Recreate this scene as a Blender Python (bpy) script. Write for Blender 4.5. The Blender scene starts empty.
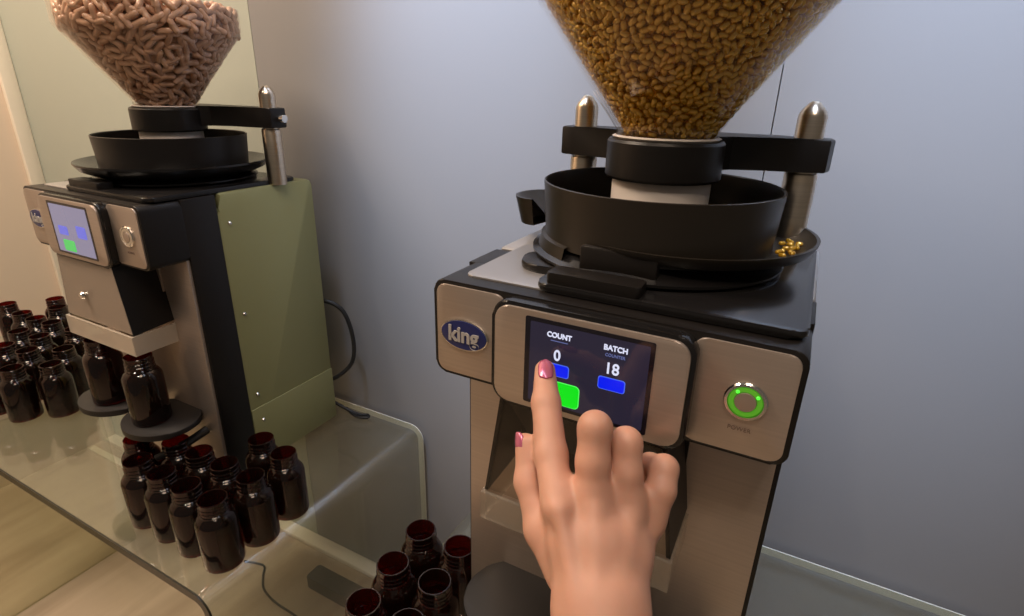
import bpy, bmesh, math, random
import numpy as np
from mathutils import Vector, Matrix

# ------------------------------------------------------------------ camera
C = bpy.context.scene.collection
S = bpy.context.scene
FPX = 560.4
CAM_Z = 0.97
cam_d = bpy.data.cameras.new('camera'); cam = bpy.data.objects.new('camera', cam_d); C.objects.link(cam)
cam_d.sensor_width = 36.0; cam_d.lens = FPX / 1024 * 36.0; cam_d.clip_start = 0.01
RIGHT = Vector((0.88273, 0.46933, 0.02289)); UP = Vector((-0.19004, 0.31204, 0.93087)); FWD = Vector((-0.42974, 0.82605, -0.36464))
mw = Matrix((RIGHT, UP, -FWD)).transposed().to_4x4(); mw.translation = (0, 0, CAM_Z)
cam.matrix_world = mw
S.camera = cam
S.view_settings.view_transform = 'Standard'; S.view_settings.look = 'None'
S.view_settings.gamma = 1.0; S.view_settings.use_curve_mapping = False
S.view_settings.exposure = 0.0
S.cycles.max_bounces = 14; S.cycles.transparent_max_bounces = 24; S.cycles.caustics_reflective = False; S.cycles.caustics_refractive = False

# ------------------------------------------------------------------ world and lamps
world = bpy.data.worlds.new('world'); S.world = world; world.use_nodes = True
wb = world.node_tree.nodes['Background']; wb.inputs[0].default_value = (1.0, 0.86, 0.72, 1); wb.inputs[1].default_value = 0.10

def area(name, loc, target, size, energy, color, size_y=None, spread=180):
    d = bpy.data.lights.new(name, 'AREA'); d.energy = energy; d.color = color; d.size = size
    if size_y: d.shape = 'RECTANGLE'; d.size_y = size_y
    d.spread = math.radians(spread)
    o = bpy.data.objects.new(name, d); C.objects.link(o); o.location = loc
    o.rotation_euler = (Vector(target) - Vector(loc)).to_track_quat('-Z', 'Y').to_euler()
    return o
def spot(name, loc, target, energy, color, angle, blend=1.0, radius=0.08):
    d = bpy.data.lights.new(name, 'SPOT'); d.energy = energy; d.color = color; d.spot_size = math.radians(angle)
    d.spot_blend = blend; d.shadow_soft_size = radius
    o = bpy.data.objects.new(name, d); C.objects.link(o); o.location = loc
    o.rotation_euler = (Vector(target) - Vector(loc)).to_track_quat('-Z', 'Y').to_euler()
    return o
area('ceiling_lamp_warm', (0.0, -0.25, 2.1), (-0.3, 0.4, 0.7), 0.5, 8.0, (1.0, 0.78, 0.60))
area('ceiling_lamp_left', (-1.25, 0.0, 2.1), (-1.35, 0.45, 0.5), 0.5, 25, (1.0, 0.80, 0.62))
area('wall_washer', (-0.35, 0.30, 2.0), (-0.3, 0.69, 1.2), 1.4, 3.2, (0.76, 0.84, 1.0), 0.12)
spot('downlight_cool', (-0.45, 0.22, 1.95), (-0.42, 0.69, 1.08), 170, (0.54, 0.70, 1.0), 33)
spot('downlight_cool', (0.12, 0.22, 1.95), (0.13, 0.69, 1.08), 170, (0.54, 0.70, 1.0), 33)
for p_ in ((-0.95, -0.35, 2.0), (-0.35, -0.45, 2.0), (0.25, -0.35, 2.0)):
    spot('ceiling_spot', p_, (p_[0], 0.35, 0.75), 9, (1.0, 0.86, 0.70), 50, 0.8, 0.03)

# ------------------------------------------------------------------ materials
def mat(name, color, rough=0.5, metal=0.0, spec=0.5, emit=None, estr=0.0, coat=0.0, bump=None, noise=None, sss=0.0, trans=0.0, aniso=0.0):
    m = bpy.data.materials.new(name); m.use_nodes = True; nt = m.node_tree; b = nt.nodes['Principled BSDF']
    b.inputs['Base Color'].default_value = (*color, 1); b.inputs['Roughness'].default_value = rough
    b.inputs['Metallic'].default_value = metal; b.inputs['Specular IOR Level'].default_value = spec
    b.inputs['Coat Weight'].default_value = coat; b.inputs['Transmission Weight'].default_value = trans
    b.inputs['Anisotropic'].default_value = aniso
    if sss:
        b.inputs['Subsurface Weight'].default_value = sss; b.inputs['Subsurface Scale'].default_value = 0.006
        b.inputs['Subsurface Radius'].default_value = (1.0, 0.35, 0.2)
    if emit: b.inputs['Emission Color'].default_value = (*emit, 1); b.inputs['Emission Strength'].default_value = estr
    if noise or bump:
        tc = nt.nodes.new('ShaderNodeTexCoord')
    if noise:   # noise = (scale xyz, amount)
        mp = nt.nodes.new('ShaderNodeMapping'); mp.inputs['Scale'].default_value = noise[0]
        nz = nt.nodes.new('ShaderNodeTexNoise'); nz.inputs['Scale'].default_value = 1.0; nz.inputs['Detail'].default_value = 4
        nt.links.new(tc.outputs['Object'], mp.inputs[0]); nt.links.new(mp.outputs[0], nz.inputs['Vector'])
        rp = nt.nodes.new('ShaderNodeValToRGB'); a = noise[1]
        rp.color_ramp.elements[0].position = 0.3; rp.color_ramp.elements[1].position = 0.7
        rp.color_ramp.elements[0].color = (*[c * (1 - a) for c in color], 1)
        rp.color_ramp.elements[1].color = (*[min(1, c * (1 + a)) for c in color], 1)
        nt.links.new(nz.outputs['Fac'], rp.inputs[0]); nt.links.new(rp.outputs[0], b.inputs['Base Color'])
    if bump:    # bump = (scale xyz, strength, distance)
        mp = nt.nodes.new('ShaderNodeMapping'); mp.inputs['Scale'].default_value = bump[0]
        nz = nt.nodes.new('ShaderNodeTexNoise'); nz.inputs['Scale'].default_value = 1.0; nz.inputs['Detail'].default_value = 5
        bp = nt.nodes.new('ShaderNodeBump'); bp.inputs['Strength'].default_value = bump[1]; bp.inputs['Distance'].default_value = bump[2]
        nt.links.new(tc.outputs['Object'], mp.inputs[0]); nt.links.new(mp.outputs[0], nz.inputs['Vector'])
        nt.links.new(nz.outputs['Fac'], bp.inputs['Height']); nt.links.new(bp.outputs[0], b.inputs['Normal'])
    return m
def glass(name, tint, rough=0.02, ior=1.45, milk=0.0, milkcol=(0.8, 0.85, 0.82), gain=1.0):
    """sheet glass: tinted see-through + Fresnel reflection, with an optional milky part"""
    m = bpy.data.materials.new(name); m.use_nodes = True; nt = m.node_tree; nt.nodes.clear()
    out = nt.nodes.new('ShaderNodeOutputMaterial')
    tr = nt.nodes.new('ShaderNodeBsdfTransparent'); tr.inputs[0].default_value = (*tint, 1)
    gl = nt.nodes.new('ShaderNodeBsdfGlossy'); gl.inputs['Roughness'].default_value = rough; gl.inputs[0].default_value = (gain, gain, gain, 1)
    fr = nt.nodes.new('ShaderNodeFresnel')      # the same reflectance from both sides of a thin wall
    ge = nt.nodes.new('ShaderNodeNewGeometry'); mr_ = nt.nodes.new('ShaderNodeMapRange')
    mr_.inputs['To Min'].default_value = ior; mr_.inputs['To Max'].default_value = 1.0 / ior
    nt.links.new(ge.outputs['Backfacing'], mr_.inputs['Value']); nt.links.new(mr_.outputs[0], fr.inputs[0])
    mx = nt.nodes.new('ShaderNodeMixShader')
    nt.links.new(fr.outputs[0], mx.inputs[0]); nt.links.new(gl.outputs[0], mx.inputs[2])
    if milk:
        df = nt.nodes.new('ShaderNodeBsdfDiffuse'); df.inputs[0].default_value = (*milkcol, 1)
        m2 = nt.nodes.new('ShaderNodeMixShader'); m2.inputs[0].default_value = milk
        nt.links.new(tr.outputs[0], m2.inputs[1]); nt.links.new(df.outputs[0], m2.inputs[2]); nt.links.new(m2.outputs[0], mx.inputs[1])
    else: nt.links.new(tr.outputs[0], mx.inputs[1])
    nt.links.new(mx.outputs[0], out.inputs[0])
    return m

M = {}
M['frost'] = mat('frosted_glass_wall', (0.262, 0.258, 0.258), rough=0.42, spec=0.55, bump=((60, 60, 60), 0.05, 0.002))
M['frost_green'] = mat('greenish_glass_wall', (0.43, 0.46, 0.395), rough=0.38, spec=0.5)
M['cream'] = mat('cream_wall', (0.80, 0.66, 0.52), rough=0.8)
M['trim'] = mat('pale_trim', (0.92, 0.84, 0.70), rough=0.4)
M['seam'] = mat('panel_seam', (0.26, 0.26, 0.28), rough=0.5)
M['steel'] = mat('brushed_steel', (0.60, 0.52, 0.45), rough=0.42, metal=0.75, noise=((400, 6, 6), 0.05))
M['steel_front'] = mat('brushed_steel_front', (0.52, 0.43, 0.365), rough=0.42, metal=0.72, noise=((4, 4, 500), 0.05))
M['steel_side'] = mat('steel_side_olive_reflection', (0.37, 0.37, 0.18), rough=0.36, metal=0.35)  # olive reflection on plain steel, put into the base colour
M['steel_plain'] = mat('satin_steel_sheet', (0.42, 0.40, 0.39), rough=0.35, metal=0.6)
M['post'] = mat('turned_steel_post', (0.66, 0.56, 0.44), rough=0.28, metal=1.0, noise=((3, 3, 900), 0.08))
M['chrome'] = mat('chrome', (0.8, 0.78, 0.74), rough=0.12, metal=1.0)
M['black'] = mat('satin_black_plastic', (0.009, 0.007, 0.006), rough=0.40, spec=0.35)
M['black_gloss'] = mat('gloss_black_plastic', (0.010, 0.009, 0.009), rough=0.2, spec=0.5)
M['pan'] = mat('dark_anodised_pan', (0.022, 0.017, 0.012), rough=0.36, spec=0.5, metal=0.2)
M['tray'] = mat('dark_grey_tray', (0.013, 0.011, 0.010), rough=0.5)
M['white'] = mat('white_plastic', (0.80, 0.72, 0.66), rough=0.4)
M['screen'] = mat('black_screen_glass', (0.012, 0.010, 0.016), rough=0.08, spec=0.6)
M['disp_dark'] = mat('display_dark', (0.012, 0.012, 0.02), rough=0.08, emit=(0.045, 0.036, 0.075), estr=0.35)
M['disp_light'] = mat('display_lavender', (0.05, 0.05, 0.06), rough=0.15, emit=(0.30, 0.28, 0.42), estr=0.7)
M['ui_blue'] = mat('display_blue', (0.0, 0.0, 0.02), rough=0.3, emit=(0.0, 0.012, 0.85), estr=1.0)
M['ui_blue_rim'] = mat('display_blue_rim', (0.0, 0.0, 0.02), rough=0.3, emit=(0.08, 0.16, 0.9), estr=0.9)
M['ui_green'] = mat('display_green', (0.0, 0.02, 0.0), rough=0.3, emit=(0.0, 0.75, 0.01), estr=1.0)
M['ui_green_rim'] = mat('display_green_rim', (0.0, 0.02, 0.0), rough=0.3, emit=(0.10, 0.95, 0.12), estr=1.0)
M['ui_green_pale'] = mat('display_pale_green', (0.0, 0.02, 0.0), rough=0.3, emit=(0.10, 0.62, 0.14), estr=0.9)
M['ui_violet'] = mat('display_violet_blue', (0.0, 0.0, 0.02), rough=0.3, emit=(0.17, 0.18, 0.72), estr=0.9)
M['ui_white'] = mat('display_white', (0.1, 0.1, 0.1), rough=0.3, emit=(0.75, 0.78, 1.0), estr=0.9)
M['ui_dim'] = mat('display_dim', (0.02, 0.02, 0.05), rough=0.3, emit=(0.12, 0.15, 0.36), estr=0.8)
M['badge'] = mat('badge_navy', (0.018, 0.025, 0.13), rough=0.3)
M['badge_text'] = mat('badge_letter', (0.42, 0.40, 0.39), rough=0.35)
M['ring_green'] = mat('power_ring_lit', (0.10, 0.28, 0.03), rough=0.3, emit=(0.10, 0.55, 0.02), estr=0.35)
M['led_green'] = mat('power_led', (0.0, 0.1, 0.0), rough=0.3, emit=(0.10, 1.0, 0.05), estr=1.3)
M['button'] = mat('button_cap', (0.42, 0.33, 0.27), rough=0.3, metal=0.5)
M['print'] = mat('printed_brown', (0.20, 0.14, 0.11), rough=0.6)
M['amber'] = glass('dark_amber_bottle', (0.30, 0.04, 0.014), rough=0.08, ior=1.5, milk=0.05, milkcol=(0.10, 0.045, 0.025))
M['amber_neck'] = glass('dark_amber_neck', (0.36, 0.045, 0.018), rough=0.10, ior=1.5, milk=0.06, milkcol=(0.10, 0.045, 0.03))
M['table'] = glass('green_tinted_table_glass', (0.93, 0.95, 0.92), rough=0.07, ior=1.7, milk=0.06, milkcol=(0.52, 0.53, 0.46))
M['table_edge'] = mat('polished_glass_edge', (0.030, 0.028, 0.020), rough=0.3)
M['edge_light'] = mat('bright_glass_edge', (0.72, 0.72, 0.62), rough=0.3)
M['panel_glass'] = glass('support_glass', (0.86, 0.88, 0.80), rough=0.03, ior=1.3)
M['hopper'] = glass('clear_hopper_plastic', (0.98, 0.965, 0.95), rough=0.03, ior=1.3)
M['acrylic'] = glass('milky_acrylic', (0.9, 0.85, 0.78), rough=0.12, ior=1.45, milk=0.45, milkcol=(0.75, 0.66, 0.55))
M['acrylic_clear'] = glass('clear_acrylic', (0.88, 0.86, 0.82), rough=0.08, ior=1.5, milk=0.16, milkcol=(0.6, 0.55, 0.48))
M['clear_reflect'] = glass('clear_plastic_brown_reflection', (0.62, 0.52, 0.44), rough=0.1, ior=1.45, milk=0.55, milkcol=(0.50, 0.41, 0.33))  # clear plate; its brownish reflection is put into tint and milk colour
M['clear_dark'] = glass('clear_chute_plastic', (0.85, 0.82, 0.78), rough=0.05, ior=1.4)
M['tan'] = mat('beige_capsule', (0.62, 0.375, 0.245), rough=0.30, coat=0.3, noise=((300, 300, 60), 0.18))
M['gold'] = glass('golden_softgel', (1.0, 0.80, 0.20), rough=0.08, ior=1.5, milk=0.50, milkcol=(1.0, 0.58, 0.02))
nt_ = M['gold'].node_tree      # a sharp golden gloss over the see-through body
g_ = nt_.nodes.new('ShaderNodeBsdfGlossy'); g_.inputs[0].default_value = (1.0, 0.78, 0.30, 1); g_.inputs['Roughness'].default_value = 0.07
x_ = nt_.nodes.new('ShaderNodeMixShader'); x_.inputs[0].default_value = 0.26
o_ = [n_ for n_ in nt_.nodes if n_.type == 'OUTPUT_MATERIAL'][0]; src_ = o_.inputs[0].links[0].from_socket
nt_.links.new(src_, x_.inputs[1]); nt_.links.new(g_.outputs[0], x_.inputs[2]); nt_.links.new(x_.outputs[0], o_.inputs[0])
M['gold_core'] = mat('golden_softgel_inner', (1.0, 0.60, 0.05), rough=0.2, coat=0.5)
M['skin'] = mat('skin', (0.56, 0.295, 0.205), rough=0.5, spec=0.4, sss=0.25, noise=((26, 26, 26), 0.10), bump=((700, 700, 700), 0.10, 0.0004))
M['nail'] = mat('pink_metallic_nail_varnish', (0.62, 0.16, 0.26), rough=0.22, metal=0.45, coat=0.8)
M['rubber'] = mat('black_rubber_cable', (0.012, 0.012, 0.013), rough=0.5)
M['box_grey'] = mat('dark_grey_box', (0.022, 0.024, 0.024), rough=0.6)
# pale wood floor
def wood():
    m = bpy.data.materials.new('pale_wood_floor'); m.use_nodes = True; nt = m.node_tree; b = nt.nodes['Principled BSDF']
    tc = nt.nodes.new('ShaderNodeTexCoord'); mp = nt.nodes.new('ShaderNodeMapping'); mp.inputs['Scale'].default_value = (9, 1.2, 1)
    nz = nt.nodes.new('ShaderNodeTexNoise'); nz.inputs['Scale'].default_value = 1.6; nz.inputs['Detail'].default_value = 8; nz.inputs['Distortion'].default_value = 0.6
    rp = nt.nodes.new('ShaderNodeValToRGB')
    rp.color_ramp.elements[0].position = 0.33; rp.color_ramp.elements[0].color = (0.42, 0.315, 0.22, 1)
    rp.color_ramp.elements[1].position = 0.68; rp.color_ramp.elements[1].color = (0.60, 0.475, 0.35, 1)
    nt.links.new(tc.outputs['Object'], mp.inputs[0]); nt.links.new(mp.outputs[0], nz.inputs['Vector']); nt.links.new(nz.outputs['Fac'], rp.inputs[0])
    nt.links.new(rp.outputs[0], b.inputs['Base Color']); b.inputs['Roughness'].default_value = 0.45
    return m
M['wood'] = wood()

# ------------------------------------------------------------------ mesh helpers
def link(name, me, m, parent=None, smooth=35):
    me.materials.append(m)
    me.shade_smooth() if hasattr(me, 'shade_smooth') else None
    if smooth is not None and hasattr(me, 'set_sharp_from_angle'):
        me.set_sharp_from_angle(angle=math.radians(smooth))
    o = bpy.data.objects.new(name, me); C.objects.link(o)
    if parent is not None: o.parent = parent
    return o
def obj(name, bm, m, parent=None, smooth=35, recalc=True):
    if recalc: bmesh.ops.recalc_face_normals(bm, faces=bm.faces[:])
    me = bpy.data.meshes.new(name); bm.to_mesh(me); bm.free()
    return link(name, me, m, parent, smooth)
def tag(o, label=None, cat=None, group=None, kind=None):
    if label: o['label'] = label
    if cat: o['category'] = cat
    if group: o['group'] = group
    if kind: o['kind'] = kind
    return o
def empty(name, loc, rz=0.0):
    o = bpy.data.objects.new(name, None); C.objects.link(o); o.location = loc; o.rotation_euler = (0, 0, rz); o.empty_display_size = 0.02
    return o
def add_box(bm, x0, x1, y0, y1, z0, z1, bev=0.0, seg=2):
    vs = [bm.verts.new((x, y, z)) for x in (x0, x1) for y in (y0, y1) for z in (z0, z1)]
    fs = [bm.faces.new([vs[i] for i in q]) for q in ((0, 1, 3, 2), (4, 6, 7, 5), (0, 4, 5, 1), (2, 3, 7, 6), (0, 2, 6, 4), (1, 5, 7, 3))]
    if bev:
        es = list({e for f_ in fs for e in f_.edges})
        bmesh.ops.bevel(bm, geom=es, offset=bev, segments=seg, affect='EDGES', profile=0.5)
    return bm
def box(*a, **k): return add_box(bmesh.new(), *a, **k)
def add_prism(bm, pts, axis, a0, a1, bev=0.0, seg=2):
    """pts: outline in the two other axes (order x,y,z without the axis), extruded from a0 to a1"""
    def P(p, a):
        l = list(p); l.insert(axis, a); return l
    A = [bm.verts.new(P(p, a0)) for p in pts]; B = [bm.verts.new(P(p, a1)) for p in pts]
    n = len(pts); fa = bm.faces.new(A); fb = bm.faces.new(B[::-1])
    for i in range(n): bm.faces.new([A[i], B[i], B[(i + 1) % n], A[(i + 1) % n]])
    if bev:
        bmesh.ops.bevel(bm, geom=list(fa.edges) + list(fb.edges), offset=bev, segments=seg, affect='EDGES', profile=0.5)
    return bm
def prism(*a, **k): return add_prism(bmesh.new(), *a, **k)
def rrect(u0, u1, v0, v1, r, n=6):
    pts = []
    for cu, cv, a in ((u1 - r, v1 - r, 0), (u0 + r, v1 - r, 90), (u0 + r, v0 + r, 180), (u1 - r, v0 + r, 270)):
        for i in range(n + 1):
            t = math.radians(a + 90 * i / n); pts.append((cu + r * math.cos(t), cv + r * math.sin(t)))
    return pts
def ell(cu, cv, a, b, n=40): return [(cu + a * math.cos(2 * math.pi * i / n), cv + b * math.sin(2 * math.pi * i / n)) for i in range(n)]
def add_lathe(bm, prof, cx=0, cy=0, n=48, a0=0.0, a1=360.0, closed=False):
    full = abs(a1 - a0) >= 359.9
    k = n if full else n + 1
    rings = []
    for r, z in prof:
        if r < 1e-6: rings.append([bm.verts.new((cx, cy, z))]); continue
        rings.append([bm.verts.new((cx + r * math.cos(math.radians(a0 + (a1 - a0) * i / n)), cy + r * math.sin(math.radians(a0 + (a1 - a0) * i / n)), z)) for i in range(k)])
    pairs = list(zip(rings, rings[1:]))
    if closed: pairs.append((rings[-1], rings[0]))
    for A, B in pairs:
        m_ = n if full else n
        for i in range(m_):
            j = (i + 1) % k
            if len(A) == 1 and len(B) == 1: continue
            if len(A) == 1: bm.faces.new([A[0], B[i], B[j]])
            elif len(B) == 1: bm.faces.new([A[i], B[0], A[j]])
            else: bm.faces.new([A[i], B[i], B[j], A[j]])
    if not full and closed:
        bm.faces.new([r[0] for r in rings]); bm.faces.new([r[-1] for r in rings][::-1])
    return bm
def lathe(*a, **k): return add_lathe(bmesh.new(), *a, **k)
def add_tube(bm, pts, r, n=12, cap=True):
    pts = [Vector(p) for p in pts]; rs = r if isinstance(r, (list, tuple)) else [r] * len(pts)
    t0 = (pts[1] - pts[0]).normalized(); u = t0.orthogonal().normalized(); rings = []
    for i, p in enumerate(pts):
        t = ((pts[min(i + 1, len(pts) - 1)] - pts[max(i - 1, 0)])).normalized()
        u = (u - t * u.dot(t)).normalized(); w = t.cross(u)
        rings.append([bm.verts.new(p + (u * math.cos(2 * math.pi * k / n) + w * math.sin(2 * math.pi * k / n)) * rs[i]) for k in range(n)])
    for A, B in zip(rings, rings[1:]):
        for k in range(n): bm.faces.new([A[k], A[(k + 1) % n], B[(k + 1) % n], B[k]])
    if cap: bm.faces.new(rings[0][::-1]); bm.faces.new(rings[-1])
    return bm
def tube(*a, **k): return add_tube(bmesh.new(), *a, **k)
def spline(pts, n=8):
    pts = [Vector(p) for p in pts]; out = []
    P = [pts[0]] + pts + [pts[-1]]
    for i in range(1, len(P) - 2):
        for k in range(n):
            t = k / n; a, b, c, d = P[i - 1], P[i], P[i + 1], P[i + 2]
            out.append(0.5 * ((2 * b) + (c - a) * t + (2 * a - 5 * b + 4 * c - d) * t * t + (-a + 3 * b - 3 * c + d) * t ** 3))
    out.append(pts[-1]); return out
def shift(bm, x=0, y=0, z=0):
    bmesh.ops.translate(bm, verts=bm.verts[:], vec=(x, y, z)); return bm
def text_obj(name, body, loc, size, m, parent, squeeze=1.0, bold=0.0, depth=0.0003):
    """lettering that faces -Y, centred on loc"""
    cu = bpy.data.curves.new(name, 'FONT'); cu.body = body; cu.size = size; cu.align_x = 'CENTER'; cu.align_y = 'CENTER'
    cu.extrude = depth; cu.offset = bold
    t = bpy.data.objects.new('tmp', cu); C.objects.link(t)
    dg = bpy.context.evaluated_depsgraph_get(); dg.update()
    me = bpy.data.meshes.new_from_object(t.evaluated_get(dg)); bpy.data.objects.remove(t)
    me.transform(Matrix.Rotation(math.pi / 2, 4, 'X') @ Matrix.Diagonal((squeeze, 1, 1, 1)))
    me.transform(Matrix.Translation(loc)); me.materials.clear()
    return link(name, me, m, parent, 30)

# ------------------------------------------------------------------ the setting
T = 0.405            # height of the glass table top
YW = 0.69            # the frosted glass wall
def struct(name, bm, m, label=None):
    o = obj(name, bm, m); o['kind'] = 'structure'
    if label: o['label'] = label
    return o
struct('floor', box(-1.70, 1.6, -1.2, YW + 0.05, -0.04, 0.0), M['wood'], 'pale wood-look floor seen through the glass table')
struct('wall_left', box(-1.70, -1.66, -1.2, YW + 0.05, 0, 2.4), M['cream'], 'warm cream side wall at the left')
struct('wall_back', box(-0.0484, 1.6, YW, YW + 0.02, 0, 2.4), M['frost'], 'frosted glass wall panel behind the near machine, at the right')
struct('wall_back', box(-0.8454, -0.0496, YW, YW + 0.02, 0, 2.4), M['frost'], 'frosted glass wall panel between the two machines')
struct('wall_back', box(-1.66, -0.8466, YW, YW + 0.02, 0, 2.4), M['frost_green'], 'greenish glass wall panel behind the far machine')
struct('wall_back', box(-1.66, 1.6, YW + 0.021, YW + 0.04, 0, 2.4), M['seam'], 'dark backing showing in the narrow joints of the glass wall')
struct('trim_1', box(-1.66, -1.645, YW - 0.03, YW, 0, 2.4, bev=0.003), M['trim'], 'bright upright trim in the corner of the glass wall')
struct('baseboard_back', box(-1.645, 1.6, YW - 0.03, YW, 0, 0.012, bev=0.003), M['trim'], 'pale strip along the foot of the glass wall')
struct('trim_2', box(-1.645, -1.21, YW - 0.075, YW - 0.058, 0, 0.008, bev=0.002), M['trim'], 'pale floor strip in front of the wall at the left')

# glass tables: a bent sheet with a waterfall side
def bent_sheet(x_end, x_fold, r, y0, y1, th, sgn, top=T):
    """profile in x-z swept along y; sgn=+1: the leg comes down at the high-x end"""
    out = []; cx = x_fold - sgn * r; cz = top - r
    path = [(x_end, top)] + [(cx + sgn * r * math.sin(math.radians(a)), cz + r * math.cos(math.radians(a))) for a in range(0, 91, 10)] + [(x_fold, 0.001)]
    rin = r - th
    inner = [(x_end, top - th)] + [(cx + sgn * rin * math.sin(math.radians(a)), cz + rin * math.cos(math.radians(a))) for a in range(0, 91, 10)] + [(x_fold - sgn * th, 0.001)]
    return path + inner[::-1]
def glass_table(name, x_end, x_fold, r, y0, y1, sgn, label):
    t = empty(name, ((x_end + x_fold) / 2, (y0 + y1) / 2, 0.0)); lx, ly = t.location.x, t.location.y
    tag(t, label, 'glass table')
    prof = [(x - lx, z) for x, z in bent_sheet(x_end, x_fold, r, y0, y1, 0.011, sgn)]
    obj('bent_glass_sheet', prism(prof, 1, y0 - ly + 0.0022, y1 - ly - 0.0017), M['table'], t)
    e = obj('front_edge', prism(prof, 1, y0 - ly - 0.0005, y0 - ly + 0.002), M['table_edge'], t); e['label'] = 'dark polished front edge of the glass'
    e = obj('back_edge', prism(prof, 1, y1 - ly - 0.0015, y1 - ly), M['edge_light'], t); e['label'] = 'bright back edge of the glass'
    return t, lx, ly
gt, gx, gy = glass_table('glass_table', -1.60, -0.527, 0.027, 0.265, 0.682, 1, 'clear green-tinted bent glass table carrying the far machine and brown bottles')
obj('support_panel', box(-1.203 - gx, -1.197 - gx, -0.4 - gy, 0.487 - gy, 0.001, T - 0.010), M['panel_glass'], gt)
gt2, gx2, gy2 = glass_table('glass_table', 1.45, -0.352, 0.022, 0.10, 0.682, -1, 'clear glass table under the near machine, its left fold beside the open bottles')

# ------------------------------------------------------------------ the counting machine
H = 0.430            # its own height from table to head top
W = 0.26
def mk_screen(parent, lit):
    s = obj('touchscreen', shift(prism(rrect(0.0575, 0.2, -0.083, -0.0015, 0.013), 1, -0.0105, 0.0015, bev=0.002), z=H), M['black_gloss'], parent)
    s['label'] = 'rounded touchscreen unit with a black rim'
    obj('bezel', shift(prism(rrect(0.0612, 0.1967, -0.0795, -0.0045, 0.011), 1, -0.0128, -0.010, bev=0.0006), z=H), M['steel_front'], s)
    obj('display', shift(prism(rrect(0.0855, 0.1755, -0.0752, -0.0085, 0.0015), 1, -0.0132, -0.0120), z=H), M['screen'], s)
    y0, y1 = -0.0136, -0.0130
    obj('display_image', shift(prism(rrect(0.0895, 0.1725, -0.0725, -0.0115, 0.001), 1, -0.0134, -0.0131), z=H), M['disp_dark' if lit else 'disp_light'], s)
    def pill(name, a, b, c, d, r, m, m2):
        obj(name + '_rim', shift(prism(rrect(a, b, c, d, r), 1, y0, y1), z=H), m2, s)
        obj(name, shift(prism(rrect(a + .0006, b - .0006, c + .0006, d - .0006, r - .0004), 1, y0 - 0.0003, y1), z=H), m, s)
    if lit:
        pill('count_button', 0.1005, 0.1196, -0.0488, -0.0392, 0.002, M['ui_blue'], M['ui_blue_rim'])
        pill('start_button', 0.0985, 0.1282, -0.0705, -0.0525, 0.0035, M['ui_green'], M['ui_green_rim'])
        pill('batch_button', 0.1404, 0.1590, -0.0490, -0.0395, 0.002, M['ui_blue'], M['ui_blue_rim'])
        text_obj('screen_text', 'COUNT', (0.1112, -0.0137, H - 0.0184), 0.0052, M['ui_white'], s, 0.95, 0.00012)
        text_obj('screen_text', 'BATCH', (0.1505, -0.0137, H - 0.0184), 0.0052, M['ui_white'], s, 0.95, 0.00012)
        text_obj('screen_text', '0', (0.1104, -0.0137, H - 0.0332), 0.0112, M['ui_white'], s, 0.9, 0.00015)
        text_obj('screen_text', '18', (0.1492, -0.0137, H - 0.0332), 0.0112, M['ui_white'], s, 0.9, 0.00015)
        text_obj('screen_text', 'COUNTER', (0.1505, -0.0137, H - 0.0235), 0.0030, M['ui_dim'], s, 0.95)
        obj('underline', shift(prism(rrect(0.1050, 0.1175, -0.0228, -0.0222, 0.0002), 1, y0, y1), z=H), M['ui_dim'], s)
    else:
        pill('count_button', 0.100, 0.121, -0.050, -0.0385, 0.002, M['ui_violet'], M['ui_violet'])
        pill('batch_button', 0.142, 0.163, -0.050, -0.0345, 0.002, M['ui_violet'], M['ui_violet'])
        pill('start_button', 0.104, 0.130, -0.0705, -0.0560, 0.002, M['ui_green_pale'], M['ui_green_pale'])
    return s
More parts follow.
